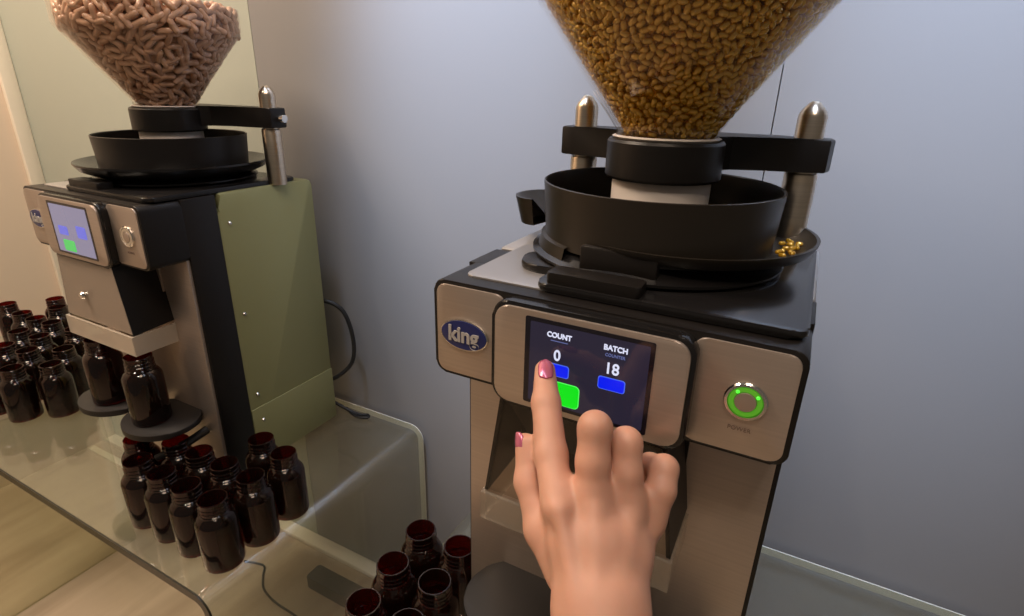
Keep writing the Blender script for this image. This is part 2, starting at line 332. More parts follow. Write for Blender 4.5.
def machine(root, near):
    """near: the machine the hand works. Local frame: x to the right, y to the back, z up from the table"""
    Z = H
    def part(name, bm, m, label=None, smooth=35, z=Z, par=None):
        o = obj(name, shift(bm, z=z), m, par or root, smooth)
        if label: o['label'] = label
        return o
    # black head frame and uprights
    bm = prism(rrect(0, W, -0.0785, 0.0, 0.009), 1, 0.0, 0.0512, bev=0.0012)
    part('head_frame', bm, M['black'], 'black frame around the head')
    bm = box(0, W, 0.0505, 0.097, -0.418, -0.0002, bev=0.0006)
    part('body_frame', bm, M['black'], 'black band behind the front panel')
    # steel housing
    yz = [(0.0965, -0.418), (0.0965, -0.028), (0.0985, -0.022), (0.103, -0.019), (0.103, -0.001), (0.106, 0.0008), (0.252, 0.0008), (0.258, -0.002), (0.2605, -0.008), (0.2605, -0.418)]
    mat_h = M['steel_plain'] if near else M['steel_side']  # both housings are steel; the far one carries the painted olive reflection
    hs = part('housing', prism(yz, 0, 0.0005, W - 0.0005, bev=0.003), mat_h, None if near else 'satin steel side housing with an olive-green reflection in its colour')
    part('lower_side_panel', prism([(0.0975, -0.417), (0.0975, -0.322), (0.2600, -0.322), (0.2600, -0.417)], 0, W - 0.001, W + 0.0008, bev=0.0006), mat_h, None if near else 'steel strip along the foot, olive reflection in its colour', par=hs)
    for zz, yy in ((-0.04, 0.112), (-0.17, 0.112), (-0.30, 0.112), (-0.346, 0.115)):
        b_ = lathe([(0.0, 0.0024), (0.0016, 0.0020), (0.0028, 0.0006), (0.003, 0.0)], n=16)
        bmesh.ops.rotate(b_, verts=b_.verts[:], cent=(0, 0, 0), matrix=Matrix.Rotation(math.pi / 2, 3, 'Y'))
        shift(b_, x=W + 0.0002, y=yy, z=zz + H); obj('screw', b_, M['chrome'], hs)
    part('top_plate', prism(rrect(0.017, W - 0.017, 0.016, 0.125, 0.008), 2, -0.001, 0.0012, bev=0.0004), M['steel_plain'], 'bright steel inset on the head')
    # front of the body and fascia
    part('front_panel', prism(rrect(0.0035, W - 0.0035, -0.416, -0.05, 0.002), 1, 0.0465, 0.0515, bev=0.0005), M['steel_front'])
    fs = part('logo_fascia', prism(rrect(0.0035, 0.0625, -0.0755, -0.003, 0.0075), 1, -0.0016, 0.001, bev=0.0005), M['steel_front'])
    bd = obj('badge', shift(prism(ell(0.0287, -0.0408, 0.0212, 0.0125), 1, -0.0034, -0.001, bev=0.0005), z=Z), M['chrome'], fs)
    obj('badge_face', shift(prism(ell(0.0287, -0.0408, 0.0202, 0.0115), 1, -0.0039, -0.002, bev=0.0003), z=Z), M['badge'], fs)
    text_obj('badge_text', 'king', (0.0287, -0.0044, Z - 0.0408), 0.0175, M['badge_text'], fs, 0.95, 0.0005, 0.0004)
    fp = part('power_fascia', prism(rrect(0.196, W - 0.0035, -0.0755, -0.003, 0.0075), 1, -0.0016, 0.001, bev=0.0005), M['steel_front'])
    def ring(name, prof, m):
        b_ = lathe(prof, n=40); bmesh.ops.rotate(b_, verts=b_.verts[:], cent=(0, 0, 0), matrix=Matrix.Rotation(math.pi / 2, 3, 'X'))
        shift(b_, x=0.2305, y=-0.0014, z=-0.0385 + Z); return obj(name, b_, m, fp)
    ring('power_button_collar', [(0.0128, 0), (0.0128, 0.0015), (0.0120, 0.0024), (0.0105, 0.0024), (0.0100, 0.001)], M['chrome'])
    ring('power_button_ring', [(0.0100, 0.0012), (0.0096, 0.0022), (0.0068, 0.0022), (0.0066, 0.0010)], M['ring_green'] if near else M['chrome'])
    ring('power_button', [(0.0066, 0.0012), (0.0062, 0.0026), (0.0, 0.0029)], M['button'])
    if near:
        for dx, dz in ((-0.0052, 0.0062), (0.0066, 0.0050)):
            b_ = bmesh.new(); bmesh.ops.create_uvsphere(b_, u_segments=10, v_segments=6, radius=0.0012)
            shift(b_, x=0.2305 + dx, y=-0.0036, z=-0.0385 + dz + Z); obj('power_light', b_, M['led_green'], fp)
    text_obj('power_text', 'POWER', (0.2298, -0.0018, Z - 0.0585), 0.0040, M['print'], fp, 1.0)
    mk_screen(root, near)
    # chute under the screen: flaring black cheeks, clear front, sloping steel ramp
    xc = 0.127
    for s_ in (-1, 1):
        b_ = bmesh.new()
        xt, xb = xc + s_ * 0.062, xc + s_ * 0.076
        A = [(xt, -0.008, -0.074), (xt, 0.048, -0.074), (xb, 0.048, -0.168), (xb, -0.008, -0.172)]
        vo = [b_.verts.new(p) for p in A]; vi = [b_.verts.new((p[0] - s_ * 0.003, p[1], p[2])) for p in A]
        b_.faces.new(vo); b_.faces.new(vi[::-1])
        for i in range(4): b_.faces.new([vo[i], vi[i], vi[(i + 1) % 4], vo[(i + 1) % 4]])
        part('chute_cheek', b_, M['black'], 'flaring black cheek of the filling chute', 30)
    b_ = prism([(xc - 0.062, -0.074), (xc + 0.062, -0.074), (xc + 0.075, -0.170), (xc - 0.075, -0.170)], 1, -0.0085, -0.0060)
    part('chute_front', b_, M['clear_dark'] if near else M['clear_reflect'], 'clear front plate of the chute', 30)
    part('chute_back', box(xc - 0.070, xc + 0.070, 0.043, 0.046, -0.168, -0.079), M['black'] if near else M['steel_front'])
    b_ = bmesh.new(); q = [(-0.004, -0.082), (0.046, -0.150), (0.046, -0.154), (-0.004, -0.086)]
    add_prism(b_, q, 0, xc - 0.058, xc + 0.058); part('chute_ramp', b_, M['black'] if near else M['steel_plain'], None, 30)
    b_ = lathe([(0, 0.007), (0.004, 0.0065), (0.0055, 0.004), (0.0035, 0.002), (0.0035, 0)], n=20)
    bmesh.ops.rotate(b_, verts=b_.verts[:], cent=(0, 0, 0), matrix=Matrix.Rotation(math.pi / 2, 3, 'X'))
    shift(b_, x=0.112, y=-0.0085, z=-0.132); part('chute_knob', b_, M['chrome'])
    # milky acrylic guard below: U in plan
    b_ = bmesh.new(); x0, x1 = xc - 0.078, xc + 0.078
    U = [(x0, 0.046), (x0, -0.012), (x1, -0.012), (x1, 0.046), (x1 - 0.003, 0.046), (x1 - 0.003, -0.009), (x0 + 0.003, -0.009), (x0 + 0.003, 0.046)]
    add_prism(b_, U, 2, -0.199, -0.1725); part('spout_guard', b_, M['acrylic_clear' if near else 'acrylic'], 'milky clear guard around the two spouts', 30)  # far guard milkier: its bright reflection is put into the material
    for sx in (0.092, 0.164):
        part('spout', lathe([(0.016, -0.160), (0.010, -0.188), (0.009, -0.188), (0.015, -0.160)], sx, 0.010, n=24, closed=True), M['acrylic'])
    # two round bottle trays on brackets
    for sx in (0.078, 0.192):
        tr = part('bottle_tray', prism([(x, y) for x, y in ell(sx, 0.012 if sx < 0.1 else 0.008, 0.054, 0.047)], 2, -0.312, -0.3035, bev=0.0018), M['tray'], 'round dark grey tray for one bottle')
        obj('tray_arm', shift(box(sx - 0.016, sx + 0.016, 0.03, 0.048, -0.332, -0.312, bev=0.002), z=Z), M['tray'], tr)
    lv = spline([(0.232, 0.044, -0.332), (0.226, 0.010, -0.340), (0.205, -0.018, -0.352)], 6)
    part('tray_lever', tube(lv, [0.006] * 7 + [0.005] * (len(lv) - 7), 10), M['tray'], 'dark lever under the right tray')
    # turntable base on the head
    part('base_plate', prism(rrect(0.078, 0.2565, 0.013, 0.235, 0.010), 2, 0.001, 0.0065, bev=0.002), M['black_gloss'])
    part('base_ear', prism(rrect(0.042, 0.12, 0.048, 0.100, 0.022), 2, 0.001, 0.0075, bev=0.002), M['black'])
    if near: part('dish_bracket', box(0.100, 0.158, 0.043, 0.062, 0.006, 0.030, bev=0.002), M['black'])
    part('base_block', prism(rrect(0.086, 0.154, 0.016, 0.036, 0.003), 2, 0.006, 0.0145, bev=0.0012), M['black'])
    ax, ay = (0.131 if near else 0.130), 0.138
    part('base_drum', lathe([(0.0, 0.0065), (0.100, 0.0065), (0.103, 0.009), (0.103, 0.011), (0.094, 0.0145), (0.088, 0.020), (0.080, 0.0225), (0.0, 0.0225)], ax, ay, 64), M['black_gloss'])
    if near:
        # catch dish: centred a bit off the pan, open at the front left
        dx, dy, dr = 0.148, 0.148, 0.107
        prof = [(0.060, 0.016), (dr - 0.016, 0.0185), (dr - 0.004, 0.023), (dr, 0.029), (dr + 0.0005, 0.0315), (dr - 0.002, 0.0315), (dr - 0.007, 0.026), (dr - 0.018, 0.022), (0.060, 0.020)]
        part('catch_dish', lathe(prof, dx, dy, 72, -128, 120, closed=True), M['pan'], 'shallow dark dish reaching out at the right')
        # small scoop lip at the left
        sc = bmesh.new(); n = 14
        for (ro, ri, zt, zb) in ((0.026, 0.0235, 0.040, 0.014),):
            cxs, cys = 0.012, 0.168
            top_o, top_i, bot = [], [], []
            for i in range(n + 1):
                a = math.radians(75 + 200 * i / n)
                top_o.append(sc.verts.new((cxs + ro * math.cos(a), cys + ro * 1.2 * math.sin(a), zt)))
                top_i.append(sc.verts.new((cxs + ri * math.cos(a), cys + ri * 1.2 * math.sin(a), zt)))
                bot.append(sc.verts.new((cxs + (ro - .006) * math.cos(a), cys + (ro - .006) * 1.2 * math.sin(a), zb)))
            cb = sc.verts.new((cxs + 0.006, cys, zb)); ci = sc.verts.new((cxs + 0.006, cys, zb + 0.004))
            for i in range(n):
                sc.faces.new([top_o[i], top_o[i + 1], bot[i + 1], bot[i]]); sc.faces.new([top_o[i], top_i[i], top_i[i + 1], top_o[i + 1]])
                sc.faces.new([bot[i], bot[i + 1], cb]); sc.faces.new([top_i[i], ci, top_i[i + 1]])
        part('scoop_lip', sc, M['pan'], 'small dark scoop sticking out at the left')
    else:
        dr = 0.121
        prof = [(0.060, 0.015), (dr - 0.022, 0.015), (dr - 0.006, 0.022), (dr, 0.0300), (dr, 0.0325), (dr - 0.004, 0.0315), (dr - 0.022, 0.0205), (0.060, 0.020)]
        part('catch_dish', lathe(prof, ax, ay, 72, closed=True), M['black_gloss'], 'shallow black dish around the pan')
    # sorting pan
    zb_ = -0.0 if near else 0.026
    prof = [(0.0, 0.026), (0.0925, 0.026), (0.0905, 0.030), (0.0935, 0.0655), (0.0945, 0.0665), (0.0955, 0.0660), (0.0955, 0.0645), (0.0925, 0.024), (0.0930, 0.020), (0.0, 0.020)]
    part('sorting_pan', lathe(prof, ax, ay, 96), M['pan' if near else 'black'], 'wide dark round pan under the hopper' if near else 'wide black round pan under the hopper')
    part('pan_skirt', lathe([(0.0975 if near else 0.085, 0.002), (0.0995 if near else 0.087, 0.006), (0.0960 if near else 0.085, 0.022), (0.090 if near else 0.08, 0.024)], ax, ay, 72, 150 if near else 0, 240 if near else 360), M['pan' if near else 'black'])
    # posts
    PX = 0.2315 if near else 0.257; DX = PX - 0.238
    for px_, py_ in ((0.039, 0.200), (PX, 0.200)):
        ps = part('post', lathe([(0.0128, 0.0), (0.0128, 0.074), (0.0118, 0.076), (0.0098, 0.076), (0.0098, 0.078), (0.0108, 0.079), (0.0108, 0.120), (0.0095, 0.124), (0.0040, 0.1305), (0.0020, 0.1315), (0.0, 0.1315)], px_, py_, 32), M['post'], 'round steel post with a pointed tip')
    # clamp arm: bar from post to post and a collar in front of it
    arm = bmesh.new()
    outl = [(0.020, 0.188), (0.020, 0.212), (0.030, 0.217), (0.246 + DX, 0.217), (0.256 + DX, 0.212), (0.258 + DX, 0.200), (0.255 + DX, 0.188), (0.243 + DX, 0.184), (0.205, 0.180), (0.178, 0.168), (0.1705, 0.152), (0.150, 0.170), (0.115, 0.172), (0.096, 0.162), (0.088, 0.172), (0.070, 0.182), (0.032, 0.184)]
    add_prism(arm, outl, 2, 0.0775, 0.1035, bev=0.002)
    part('clamp_arm', arm, M['black'], 'black arm between the two posts holding the hopper')
    part('clamp_collar', lathe([(0.0405, 0.0705), (0.0445, 0.0705), (0.0460, 0.0725), (0.0460, 0.0985), (0.0445, 0.1005), (0.0405, 0.1005)], ax, ay, 64, closed=True), M['black'])
    b_ = lathe([(0, 0.008), (0.005, 0.0075), (0.0055, 0.002), (0.003, 0.0), (0.003, -0.004)], n=16)
    bmesh.ops.rotate(b_, verts=b_.verts[:], cent=(0, 0, 0), matrix=Matrix.Rotation(math.pi / 2, 3, 'Y'))
    shift(b_, x=0.260 + DX, y=0.200, z=0.090)
    if near: b_.free()
    else: part('clamp_knob', b_, M['chrome'])
    part('feed_tube', lathe([(0.0375, 0.030), (0.0395, 0.030), (0.0395, 0.0995), (0.0425, 0.1023), (0.0400, 0.1035), (0.0375, 0.1005)], ax, ay, 56, closed=True), M['white'], 'pale feed tube under the hopper')
    # clear hopper
    th = 0.0016
    prof = [(0.0375, 0.0985), (0.0375, 0.1075), (0.1035, 0.196), (0.1045, 0.200), (0.1045, 0.225), (0.1065, 0.225), (0.1065, 0.1995), (0.1055, 0.195), (0.0395, 0.107), (0.0395, 0.0985)]
    part('hopper', lathe(prof, ax, ay, 96, closed=True), M['hopper'], 'clear plastic funnel hopper')
    # feet and power lead
    for fx in (0.03, 0.23):
        for fy in (0.075, 0.235):
            part('foot', lathe([(0, -0.430), (0.011, -0.430), (0.0125, -0.427), (0.0125, -0.417), (0, -0.417)], fx, fy, 20), M['rubber'])
    if not near:
        cb = spline([(0.225, 0.255, -0.215), (0.245, 0.272, -0.205), (0.272, 0.286, -0.222), (0.284, 0.292, -0.270), (0.280, 0.290, -0.318), (0.258, 0.272, -0.346), (0.232, 0.262, -0.356)], 8)
        cb = [p for p in cb]
        part('power_lead', tube(cb, 0.0036, 10), M['rubber'], 'black looping power lead behind the machine')
        cb = spline([(0.225, 0.270, -0.395), (0.262, 0.285, -0.418), (0.284, 0.290, -0.4245), (0.300, 0.296, -0.4245), (0.304, 0.290, -0.4245), (0.285, 0.283, -0.4245), (0.255, 0.290, -0.420)], 8)
        part('loose_lead', tube(cb, 0.003, 8), M['rubber'])
OR = Vector((-0.2408, 0.3324, CAM_Z - 0.1354 - H)); OL = Vector((-0.9334, 0.3628, CAM_Z - 0.1354 - H))
mr = empty('capsule_counter', OR); tag(mr, 'nearer steel capsule counting machine with gold softgels in its hopper, touched by the hand', 'counting machine')
machine(mr, True)
ml = empty('capsule_counter', OL); tag(ml, 'farther capsule counting machine with painted-on olive side reflection and beige capsules in its hopper', 'counting machine')
machine(ml, False)

# ------------------------------------------------------------------ brown bottles
BH = 0.097
def bottle_proto():
    R = 0.0245
    prof = [(0.0, 0.0), (R - 0.003, 0.0), (R - 0.0008, 0.0012), (R, 0.004), (R, 0.066), (R - 0.001, 0.070), (0.0205, 0.075), (0.0175, 0.0775),
            (0.0160, 0.0775), (0.0190, 0.074), (R - 0.0028, 0.069), (R - 0.0018, 0.065), (R - 0.0018, 0.005), (R - 0.004, 0.003), (0.0, 0.003)]
    b = obj('brown_bottle', lathe(prof, n=40), M['amber'], None)
    prof = [(r_, z_ + 0.008) for r_, z_ in [(0.0174, 0.0690), (0.0182, 0.0700), (0.0182, 0.0715), (0.0170, 0.0725), (0.0170, 0.0745), (0.0177, 0.0753), (0.0177, 0.0765), (0.0170, 0.0773), (0.0170, 0.0795),
            (0.0177, 0.0803), (0.0177, 0.0815), (0.0170, 0.0823), (0.0170, 0.0870), (0.0172, 0.0882), (0.0166, 0.089), (0.0158, 0.089), (0.0154, 0.0880), (0.0154, 0.0690)]]
    obj('neck', lathe(prof, n=40, closed=True), M['amber_neck'], b)
    return b
proto = bottle_proto(); used = False
def place_bottle(x, y, z, label, group=None, rz=0.0):
    global used
    if not used: o = proto; used = True
    else:
        o = proto.copy(); C.objects.link(o)
        for ch in proto.children:
            c = ch.copy(); C.objects.link(c); c.parent = o
    o.location = (x, y, z); o.rotation_euler = (0, 0, rz); tag(o, label, 'bottle', group)
    return o
place_bottle(OL.x + 0.084, OL.y + 0.003, OL.z + H - 0.3033, 'brown bottle on the left tray of the far machine, under its spout')
place_bottle(OL.x + 0.186, OL.y - 0.001, OL.z + H - 0.3033, 'brown bottle on the right tray of the far machine, nearer the black cheek')
G1 = 'brown bottles on the glass table in front of the far machine'
for x, y, l in [
    (-0.573, 0.323, 'brown bottle standing nearest of the cluster before the far machine, lowest in the photo'),
    (-0.624, 0.323, 'brown bottle directly left of the nearest one in the front row before the far machine'),
    (-0.675, 0.323, 'third brown bottle from the right in the front row before the far machine'),
    (-0.727, 0.323, 'brown bottle at the left end of the front row before the far machine'),
    (-0.569, 0.374, 'brown bottle directly behind the nearest one, at the right of the cluster'),
    (-0.621, 0.374, 'brown bottle in the middle of the second row before the far machine'),
    (-0.673, 0.374, 'brown bottle in the second row, just below the lever of the right tray'),
    (-0.725, 0.374, 'brown bottle in the second row, in shadow below the right tray of the far machine'),
    (-0.778, 0.352, 'leftmost brown bottle of the cluster, just below the trays of the far machine'),
    (-0.572, 0.428, 'brown bottle at the back right of the cluster beside the olive-reflecting machine side'),
    (-0.626, 0.436, 'brown bottle farthest back in the cluster, against the black upright of the far machine')]:
    place_bottle(x * 0.988, y - 0.006, T, l, G1)
G2 = 'brown bottles at the far left end of the glass table'
for x, y, l in [
    (-1.136, 0.408, 'brown bottle at the right front of the far left cluster, beside the left tray'),
    (-1.176, 0.366, 'frontmost brown bottle of the far left cluster, second from its right end'),
    (-1.239, 0.352, 'brown bottle cut by the photo edge in the front row of the far left cluster'),
    (-1.187, 0.452, 'brown bottle against the left side of the far machine, end of the far left cluster'),
    (-1.236, 0.415, 'brown bottle inside the far left cluster, behind the frontmost bottle'),
    (-1.298, 0.404, 'brown bottle inside the far left cluster, cut by the left edge of the photo'),
    (-1.288, 0.458, 'brown bottle in the middle of the far left cluster, three rows back'),
    (-1.270, 0.512, 'upright brown bottle at the back right of the far left cluster, beside the machine'),
    (-1.345, 0.505, 'brown bottle in the back half of the far left cluster, left of the tall-looking pair'),
    (-1.350, 0.450, 'brown bottle in the third row of the far left cluster, near the photo edge'),
    (-1.398, 0.500, 'brown bottle in the back row of the far left cluster, seen against the cream wall'),
    (-1.430, 0.556, 'brown bottle in the back row, right one of the pair reaching highest'),
    (-1.492, 0.580, 'brown bottle in the back row, left one of the pair reaching highest'),
    (-1.455, 0.500, 'brown bottle at the left of the back row of the far left cluster'),
    (-1.545, 0.510, 'brown bottle at the far left edge of the photo against the cream wall')]:
    place_bottle(x * 0.985, y * 0.985, T, l, G2)
G3 = 'open brown bottles beside the near machine'
for x, y, l in [
    (-0.3195, 0.405, 'open brown bottle standing farthest back of those left of the near machine'),
    (-0.3165, 0.352, 'open brown bottle with a red glow inside, middle of those by the near machine'),
    (-0.3105, 0.300, 'open brown bottle at the lower left, beside the dark grey box'),
    (-0.2645, 0.354, 'open brown bottle with dark mouth, between the near machine and the red-lit bottle'),
    (-0.2685, 0.406, 'open brown bottle partly hidden behind the left edge of the near machine'),
    (-0.2590, 0.302, 'open brown bottle cut by the bottom edge of the photo, beside the near tray')]:
    place_bottle(x + 0.003, y - 0.007, T, l, G3)

# ------------------------------------------------------------------ things under the glass table
bx = obj('flat_box', prism(rrect(-0.09, 0.09, -0.018, 0.018, 0.004), 2, 0, 0.030, bev=0.002), M['box_grey'], None)
bx.location = (-0.672, 0.597, 0.0); bx.rotation_euler = (0, 0, 0.0)
tag(bx, 'dark grey rectangular box lying on the floor under the glass table', 'box')
cb = spline([(-0.93, 0.560, 0.003), (-0.885, 0.572, 0.003), (-0.862, 0.552, 0.003), (-0.834, 0.531, 0.003), (-0.789, 0.520, 0.003), (-0.716, 0.516, 0.003), (-0.62, 0.50, 0.003)], 8)
o = obj('thin_cable', tube(cb, 0.0022, 8), M['rubber'], None); tag(o, 'thin dark cable curving over the floor under the glass table', 'cable')

# ------------------------------------------------------------------ capsules in the hoppers
def capsule_mesh(name, L, r, m, n=10):
    h = L / 2 - r; prof = [(0, -L / 2)]
    for a in (60, 30, 0): prof.append((r * math.cos(math.radians(a)), -h - r * math.sin(math.radians(a))))
    prof += [(r, h * 0.05), (r * 1.04, h * 0.08)] if L > 2.6 * r * 1.0 and name == 'capsule' else []
    for a in (0, 30, 60): prof.append(((r * (1.04 if name == 'capsule' else 1)) * math.cos(math.radians(a)), h + r * math.sin(math.radians(a))))
    prof.append((0, L / 2))
    b = lathe(prof, n=n); bmesh.ops.recalc_face_normals(b, faces=b.faces[:])
    me = bpy.data.meshes.new(name); b.to_mesh(me); b.free(); me.materials.append(m); me.shade_smooth()
    return me
def cone_r(z): return 0.0375 + (0.1035 - 0.0375) * max(0.0, min(1.0, (z - 0.1075) / (0.196 - 0.1075)))
def fill(O, L, r, mesh, name, label, cat, group, seed, spacing, mcore, nmax, ztop=0.222):
    rnd = random.Random(seed); ctr = Vector((O.x + 0.133, O.y + 0.138, O.z + H))
    camp = Vector((0, 0, CAM_Z))
    slope = math.atan2(0.066, 0.0885)
    layers = []
    for layer in range(3):
        pts = []
        cellz = {}; tries = 0; off = r * 1.25 + layer * r * 1.7
        sp = spacing * (1.0 if layer == 0 else 1.1)
        while tries < (45000 if L < 0.015 else 9000):
            tries += 1
            z = 0.102 + (ztop - 0.102) * math.sqrt(rnd.random()); th = rnd.random() * 2 * math.pi
            rr = cone_r(z) - off / math.cos(slope) if z < 0.196 else 0.1035 - off
            if rr < 0.012: continue
            p = Vector((rr * math.cos(th), rr * math.sin(th), z))
            key = tuple(int(math.floor(c_ / sp)) for c_ in p)
            if any((p - q).length_squared < sp * sp for a_ in (-1, 0, 1) for b_ in (-1, 0, 1) for c_ in (-1, 0, 1) for q in cellz.get((key[0] + a_, key[1] + b_, key[2] + c_), ())): continue
            cellz.setdefault(key, []).append(p)
            n = Vector((math.cos(th), math.sin(th), -math.tan(slope) if z < 0.196 else 0)).normalized()
            pts.append((p, n))
        layers.append(pts)
    rest = []; ind = []
    for li, pts in enumerate(layers):
        for p, n in pts:
            w = ctr + p; v = (camp - w)
            d = v.length; facing = n.dot(v.normalized())
            q = w - camp; dep = q.dot(FWD); sy = 308 - FPX * q.dot(UP) / dep
            t = n.orthogonal().normalized(); b = n.cross(t); a = rnd.random() * math.pi * 2
            ax_ = (t * math.cos(a) + b * math.sin(a) + n * rnd.uniform(-0.35, 0.35)).normalized()
            if li == 0 and L > 0.015: 
                # keep long capsules from poking through the funnel wall
                ax_ = (t * math.cos(a) + b * math.sin(a) + n * rnd.uniform(-0.12, 0.12)).normalized()
            vis = facing > -0.12 and sy > -12
            score = (0 if vis else 10) + li + d * 0.1
            ind.append((score, w, ax_))
    ind.sort(key=lambda t_: t_[0])
    keep, rest = ind[:nmax], ind[nmax:]
    for s_, w, ax_ in keep:
        o = bpy.data.objects.new(name, mesh); C.objects.link(o); o.location = w
        o.rotation_mode = 'QUATERNION'; o.rotation_quaternion = Vector((0, 0, 1)).rotation_difference(ax_)
        tag(o, label, cat, group)
    # the uncountable rest
    vs = np.array([v.co[:] for v in mesh.vertices]); fs = [list(p.vertices) for p in mesh.polygons]
    V, F = [], []
    for s_, w, ax_ in rest:
        Rm_ = np.array(Vector((0, 0, 1)).rotation_difference(ax_).to_matrix())
        base = len(V) * len(vs); V.append(vs @ Rm_.T + np.array(w)); F += [[i + base for i in f_] for f_ in fs]
    core = lathe([(0.0, 0.101), (0.026, 0.101), (0.030, 0.1075), (0.1035 - r * 5.2, 0.196), (0.1035 - r * 5.2, 0.214), (0, 0.216)], 0.131, 0.138, 48)
    shift(core, x=O.x, y=O.y, z=O.z + H); bmesh.ops.recalc_face_normals(core, faces=core.faces[:]); core.verts.index_update()
    nF = len(F); base = len(V) * len(vs); V.append(np.array([v.co[:] for v in core.verts])); F += [[v.index + base for v in f_.verts] for f_ in core.faces]; core.free()
    me = bpy.data.meshes.new(name + '_filling'); me.from_pydata(np.concatenate(V).tolist(), [], F); me.update()
    o = link(name + '_filling', me, mesh.materials[0], None, None); me.materials.append(mcore)
    for p_ in me.polygons[nF:]: p_.material_index = 1
    tag(o, 'mass of ' + label, cat, None, 'stuff')
cm = capsule_mesh('capsule', 0.0195, 0.0039, M['tan'])
fill(OL, 0.0195, 0.0036, cm, 'capsule', 'long beige two-piece capsules heaped in the hopper of the far machine', 'capsule', 'beige capsules in the far hopper', 3, 0.0082, mat('beige_core', (0.30, 0.16, 0.09), 0.6), 300)
sm = capsule_mesh('softgel', 0.0076, 0.0024, M['gold'], 8)
fill(OR, 0.0076, 0.0024, sm, 'softgel', 'shiny translucent gold softgels heaped in the hopper of the near machine', 'softgel', 'gold softgels in the near hopper', 5, 0.0044, M['gold_core'], 300)
rnd = random.Random(8)
dk = []
for i in range(14):
    for _ in range(80):
        x = OR.x + rnd.uniform(0.214, 0.243); y = OR.y + rnd.uniform(0.112, 0.166)
        if all((x - a) ** 2 + (y - b) ** 2 > 0.0047 ** 2 for a, b in dk) and math.hypot(x - OR.x - .131, y - OR.y - .138) > 0.0985 and math.hypot(x - OR.x - .148, y - OR.y - .148) < 0.094: break
    else: continue
    dk.append((x, y))
    o = bpy.data.objects.new('softgel', sm); C.objects.link(o); o.location = (x, y, OR.z + H + 0.0258); o.scale = (.75, .75, .75)
    o.rotation_euler = (math.pi / 2, 0, rnd.uniform(0, 3.14)); tag(o, 'gold softgel lying on the dark catch dish at the right of the near machine', 'softgel', 'gold softgels on the catch dish')

